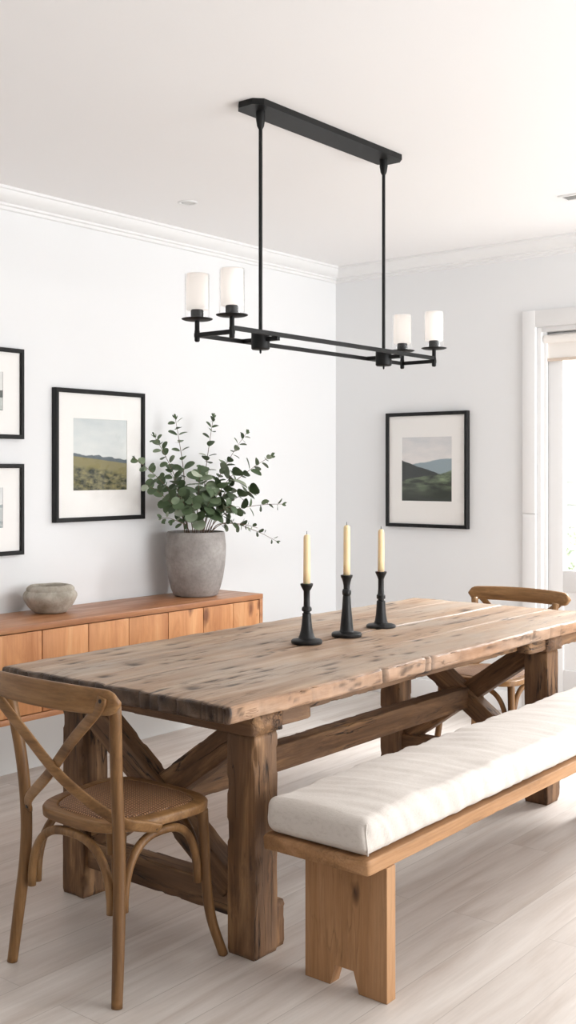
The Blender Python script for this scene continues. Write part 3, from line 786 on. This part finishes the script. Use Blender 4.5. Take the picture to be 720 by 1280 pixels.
# ------------------------------------------------------------------ candlesticks
def stick(prof_, pos, h, label, clabel, ctop, cr_=.0135):
    t = thing('candlestick', label, 'candlestick', (pos[0], pos[1], TZ), 0, 'candlesticks on the table')
    def zig(p): return p
    kb = [i for i, p in enumerate(prof_) if p[1] > .021][0]
    bm = bmesh.new(); lathe(bm, prof_[:kb], 40); link('base', bm, M['stick'], t, smooth='auto')
    bm = bmesh.new(); lathe(bm, [(prof_[kb-1][0], prof_[kb-1][1]-.001)]+prof_[kb:], 32); link('stem', bm, M['stick'], t, smooth='auto')
    zc = TZ+h-.004
    c = thing('taper_candle', clabel, 'candle', (pos[0], pos[1], zc), 0, 'taper candles')
    L = ctop-zc; bm = bmesh.new()
    lathe(bm, [(cr_, 0), (cr_, L*.3), (cr_*.98, L*.6), (cr_*.94, L-.012), (cr_*.85, L-.004), (cr_*.5, L), (.003, L+.001)], 24)
    for v in bm.verts: v.co.x += .0012*math.sin(v.co.z*14)
    link('wax', bm, M['wax'], c)
    bm = bmesh.new(); sweep(bm, spline([(0, 0, L), (.0005, 0, L+.006), (.002, .001, L+.013)]), .0011, n=6); link('wick', bm, M['wick'], c)
pA = [(.058, 0), (.0595, .004), (.059, .011), (.055, .0145), (.040, .017), (.033, .020), (.028, .030), (.024, .045), (.0205, .065), (.0175, .095), (.0165, .113), (.0125, .116), (.0125, .119), (.0185, .123), (.0195, .129), (.0175, .136), (.0125, .140), (.0118, .165), (.0122, .198), (.0165, .205), (.0225, .217), (.0240, .220), (.0240, .226), (.014, .226), (.010, .222)]
pB = [(.058, 0), (.0600, .004), (.0595, .012), (.056, .0155), (.038, .018), (.030, .020), (.027, .024), (.0255, .040), (.022, .075), (.018, .115), (.0155, .158), (.0145, .160), (.0175, .167), (.0180, .176), (.0165, .184), (.0125, .188), (.0128, .200), (.0155, .215), (.0200, .229), (.0235, .234), (.0240, .242), (.014, .242), (.010, .238)]
pC = [(.060, 0), (.0620, .004), (.0612, .010), (.056, .0135), (.036, .018), (.029, .0205), (.0255, .030), (.0215, .055), (.0190, .085), (.0180, .110), (.0130, .114), (.0130, .118), (.0180, .121), (.0185, .134), (.0135, .140), (.0120, .160), (.0120, .200), (.0150, .210), (.0215, .224), (.0235, .228), (.0235, .233), (.014, .233), (.010, .229)]
stick(pA, (3.30, 2.567), .226, 'black turned candlestick nearest the chair end, low collar, leftmost of three', 'cream taper candle in the leftmost black candlestick', 1.176)
stick(pB, (3.535, 2.550), .242, 'tallest black turned candlestick with a high collar, middle of three', 'tallest cream taper candle in the middle black candlestick', 1.203)
stick(pC, (3.825, 2.583), .233, 'black turned candlestick with a mid collar, rightmost of three', 'cream taper candle in the rightmost black candlestick', 1.174)

# ------------------------------------------------------------------ chandelier
CXc, CYc = 3.475, 2.60
cl = thing('chandelier', 'black linear chandelier with four frosted glass lights above the table', 'chandelier', (CXc, CYc, ZC))
def CZ(z): return z-ZC
bm = bmesh.new(); L0, L1, hwid, cut = 2.985-CXc, 3.945-CXc, .062, .03
pl = [(L0+cut, -hwid), (L1-cut, -hwid), (L1, -hwid+cut), (L1, hwid-cut), (L1-cut, hwid), (L0+cut, hwid), (L0, hwid-cut), (L0, -hwid+cut)]
rings(bm, [[Vector((x, y, z)) for x, y in pl] for z in (-.022, 0)]); link('ceiling_plate', bm, M['black'], cl, smooth=False)
for u in (3.068, 3.87):
    bm = bmesh.new(); lathe(bm, [(.007, CZ(1.92)), (.007, -.02)], 14, (u-CXc, 0)); rod = link('rod', bm, M['black'], cl, smooth='auto')
    bm = bmesh.new(); lathe(bm, [(.008, -.085), (.013, -.075), (.017, -.05), (.017, -.022)], 18, (u-CXc, 0)); link('collar', bm, M['black'], rod, smooth='auto')
    bm = bmesh.new(); lathe(bm, [(.030, CZ(1.860)), (.034, CZ(1.864)), (.034, CZ(1.922)), (.030, CZ(1.927)), (.008, CZ(1.930))], 28, (u-CXc, 0))
    hub = link('hub', bm, M['black'], cl, smooth='auto')
    link('cross_bar', box(u-CXc-.008, u-CXc+.008, -.085, .085, CZ(1.888), CZ(1.904)), M['black'], hub, smooth=False)
    bm = bmesh.new(); lathe(bm, [(.002, CZ(1.846)), (.004, CZ(1.85)), (.004, CZ(1.861))], 10, (u-CXc, 0)); link('finial', bm, M['black'], hub)
U0c, U1c, hw = 2.82-CXc, 4.14-CXc, .082
link('rail', box(U0c, U1c, -hw-.006, -hw+.006, CZ(1.901), CZ(1.917), bev=.001), M['black'], cl, smooth=False)
link('rail', box(U0c, U1c, hw-.006, hw+.006, CZ(1.888), CZ(1.903), bev=.001), M['black'], cl, smooth=False)
for u in (U0c, U1c): link('end_bar', box(u-.008, u+.008, -hw-.008, hw+.008, CZ(1.888), CZ(1.903), bev=.001), M['black'], cl, smooth=False)
for u in (U0c, U1c):
    for y in (-hw, hw):
        bm = bmesh.new(); lathe(bm, [(.006, CZ(1.872)), (.0095, CZ(1.876)), (.0095, CZ(1.91)), (.0085, CZ(1.912)), (.0085, CZ(1.95))], 16, (u, y))
        p = link('light_post', bm, M['black'], cl, smooth='auto')
        bm = bmesh.new(); lathe(bm, [(.010, 1.9465), (.046, 1.948), (.054, 1.951), (.0555, 1.953), (.053, 1.954), (.045, 1.951), (.010, 1.950)], 40, (u, y), z0=-ZC); link('drip_dish', bm, M['black'], p)
        bm = bmesh.new(); lathe(bm, [(.0225, 1.950), (.0225, 1.982), (.020, 1.985)], 24, (u, y), z0=-ZC); link('socket', bm, M['black'], p, smooth='auto')
        bm = bmesh.new(); lathe(bm, [(.018, 1.986), (.0365, 1.984), (.0385, 1.987), (.0385, 2.105), (.0365, 2.111), (.0345, 2.105), (.0345, 1.990)], 36, (u, y), z0=-ZC, cap=False); link('frosted_sleeve', bm, M['frost'], p)
        bm = bmesh.new(); lathe(bm, [(.0440, 1.9535), (.0445, 2.108), (.0435, 2.110), (.0432, 1.9535)], 36, (u, y), z0=-ZC, cap=False); link('clear_shade', bm, M['glass'], p)

# ------------------------------------------------------------------ light
w = bpy.data.worlds.new('world'); sc.world = w; w.use_nodes = True; nt = w.node_tree; nt.nodes.clear()
bg = nt.nodes.new('ShaderNodeBackground'); ow = nt.nodes.new('ShaderNodeOutputWorld')
bg.inputs[0].default_value = (.95, .98, 1, 1); bg.inputs[1].default_value = 1.5
nt.links.new(bg.outputs[0], ow.inputs[0])
def area(name, loc, target, size, power, col=(1, 1, 1)):
    ld = bpy.data.lights.new(name, 'AREA'); ld.shape = 'RECTANGLE'; ld.size, ld.size_y = size; ld.energy = power; ld.color = col
    o = bpy.data.objects.new(name, ld); COL.objects.link(o); o.location = loc
    o.rotation_euler = (Vector(target)-Vector(loc)).to_track_quat('-Z', 'Y').to_euler(); return o
area('window_light_right', (4.3, Y0+.02, 1.75), (4.2, 3, .9), (2.6, 1.7), 92, (.965, .985, 1))
area('ceiling_fill_right', (4.2, Y0+.05, .35), (3.6, 1.6, ZC), (3.0, .6), 80, (1, 1, 1))  # fill lamp added low at the opening to brighten the ceiling
area('door_daylight', (7.4, 1.7, 3.0), (4.6, 2.3, .2), (1.6, 1.6), 520, (.97, .985, 1))
sc.view_settings.view_transform = 'Standard'; sc.view_settings.look = 'None'; sc.view_settings.exposure = 0.2
sc.cycles.use_denoising = True
sc.cycles.max_bounces = 10; sc.cycles.diffuse_bounces = 6; sc.cycles.transparent_max_bounces = 12
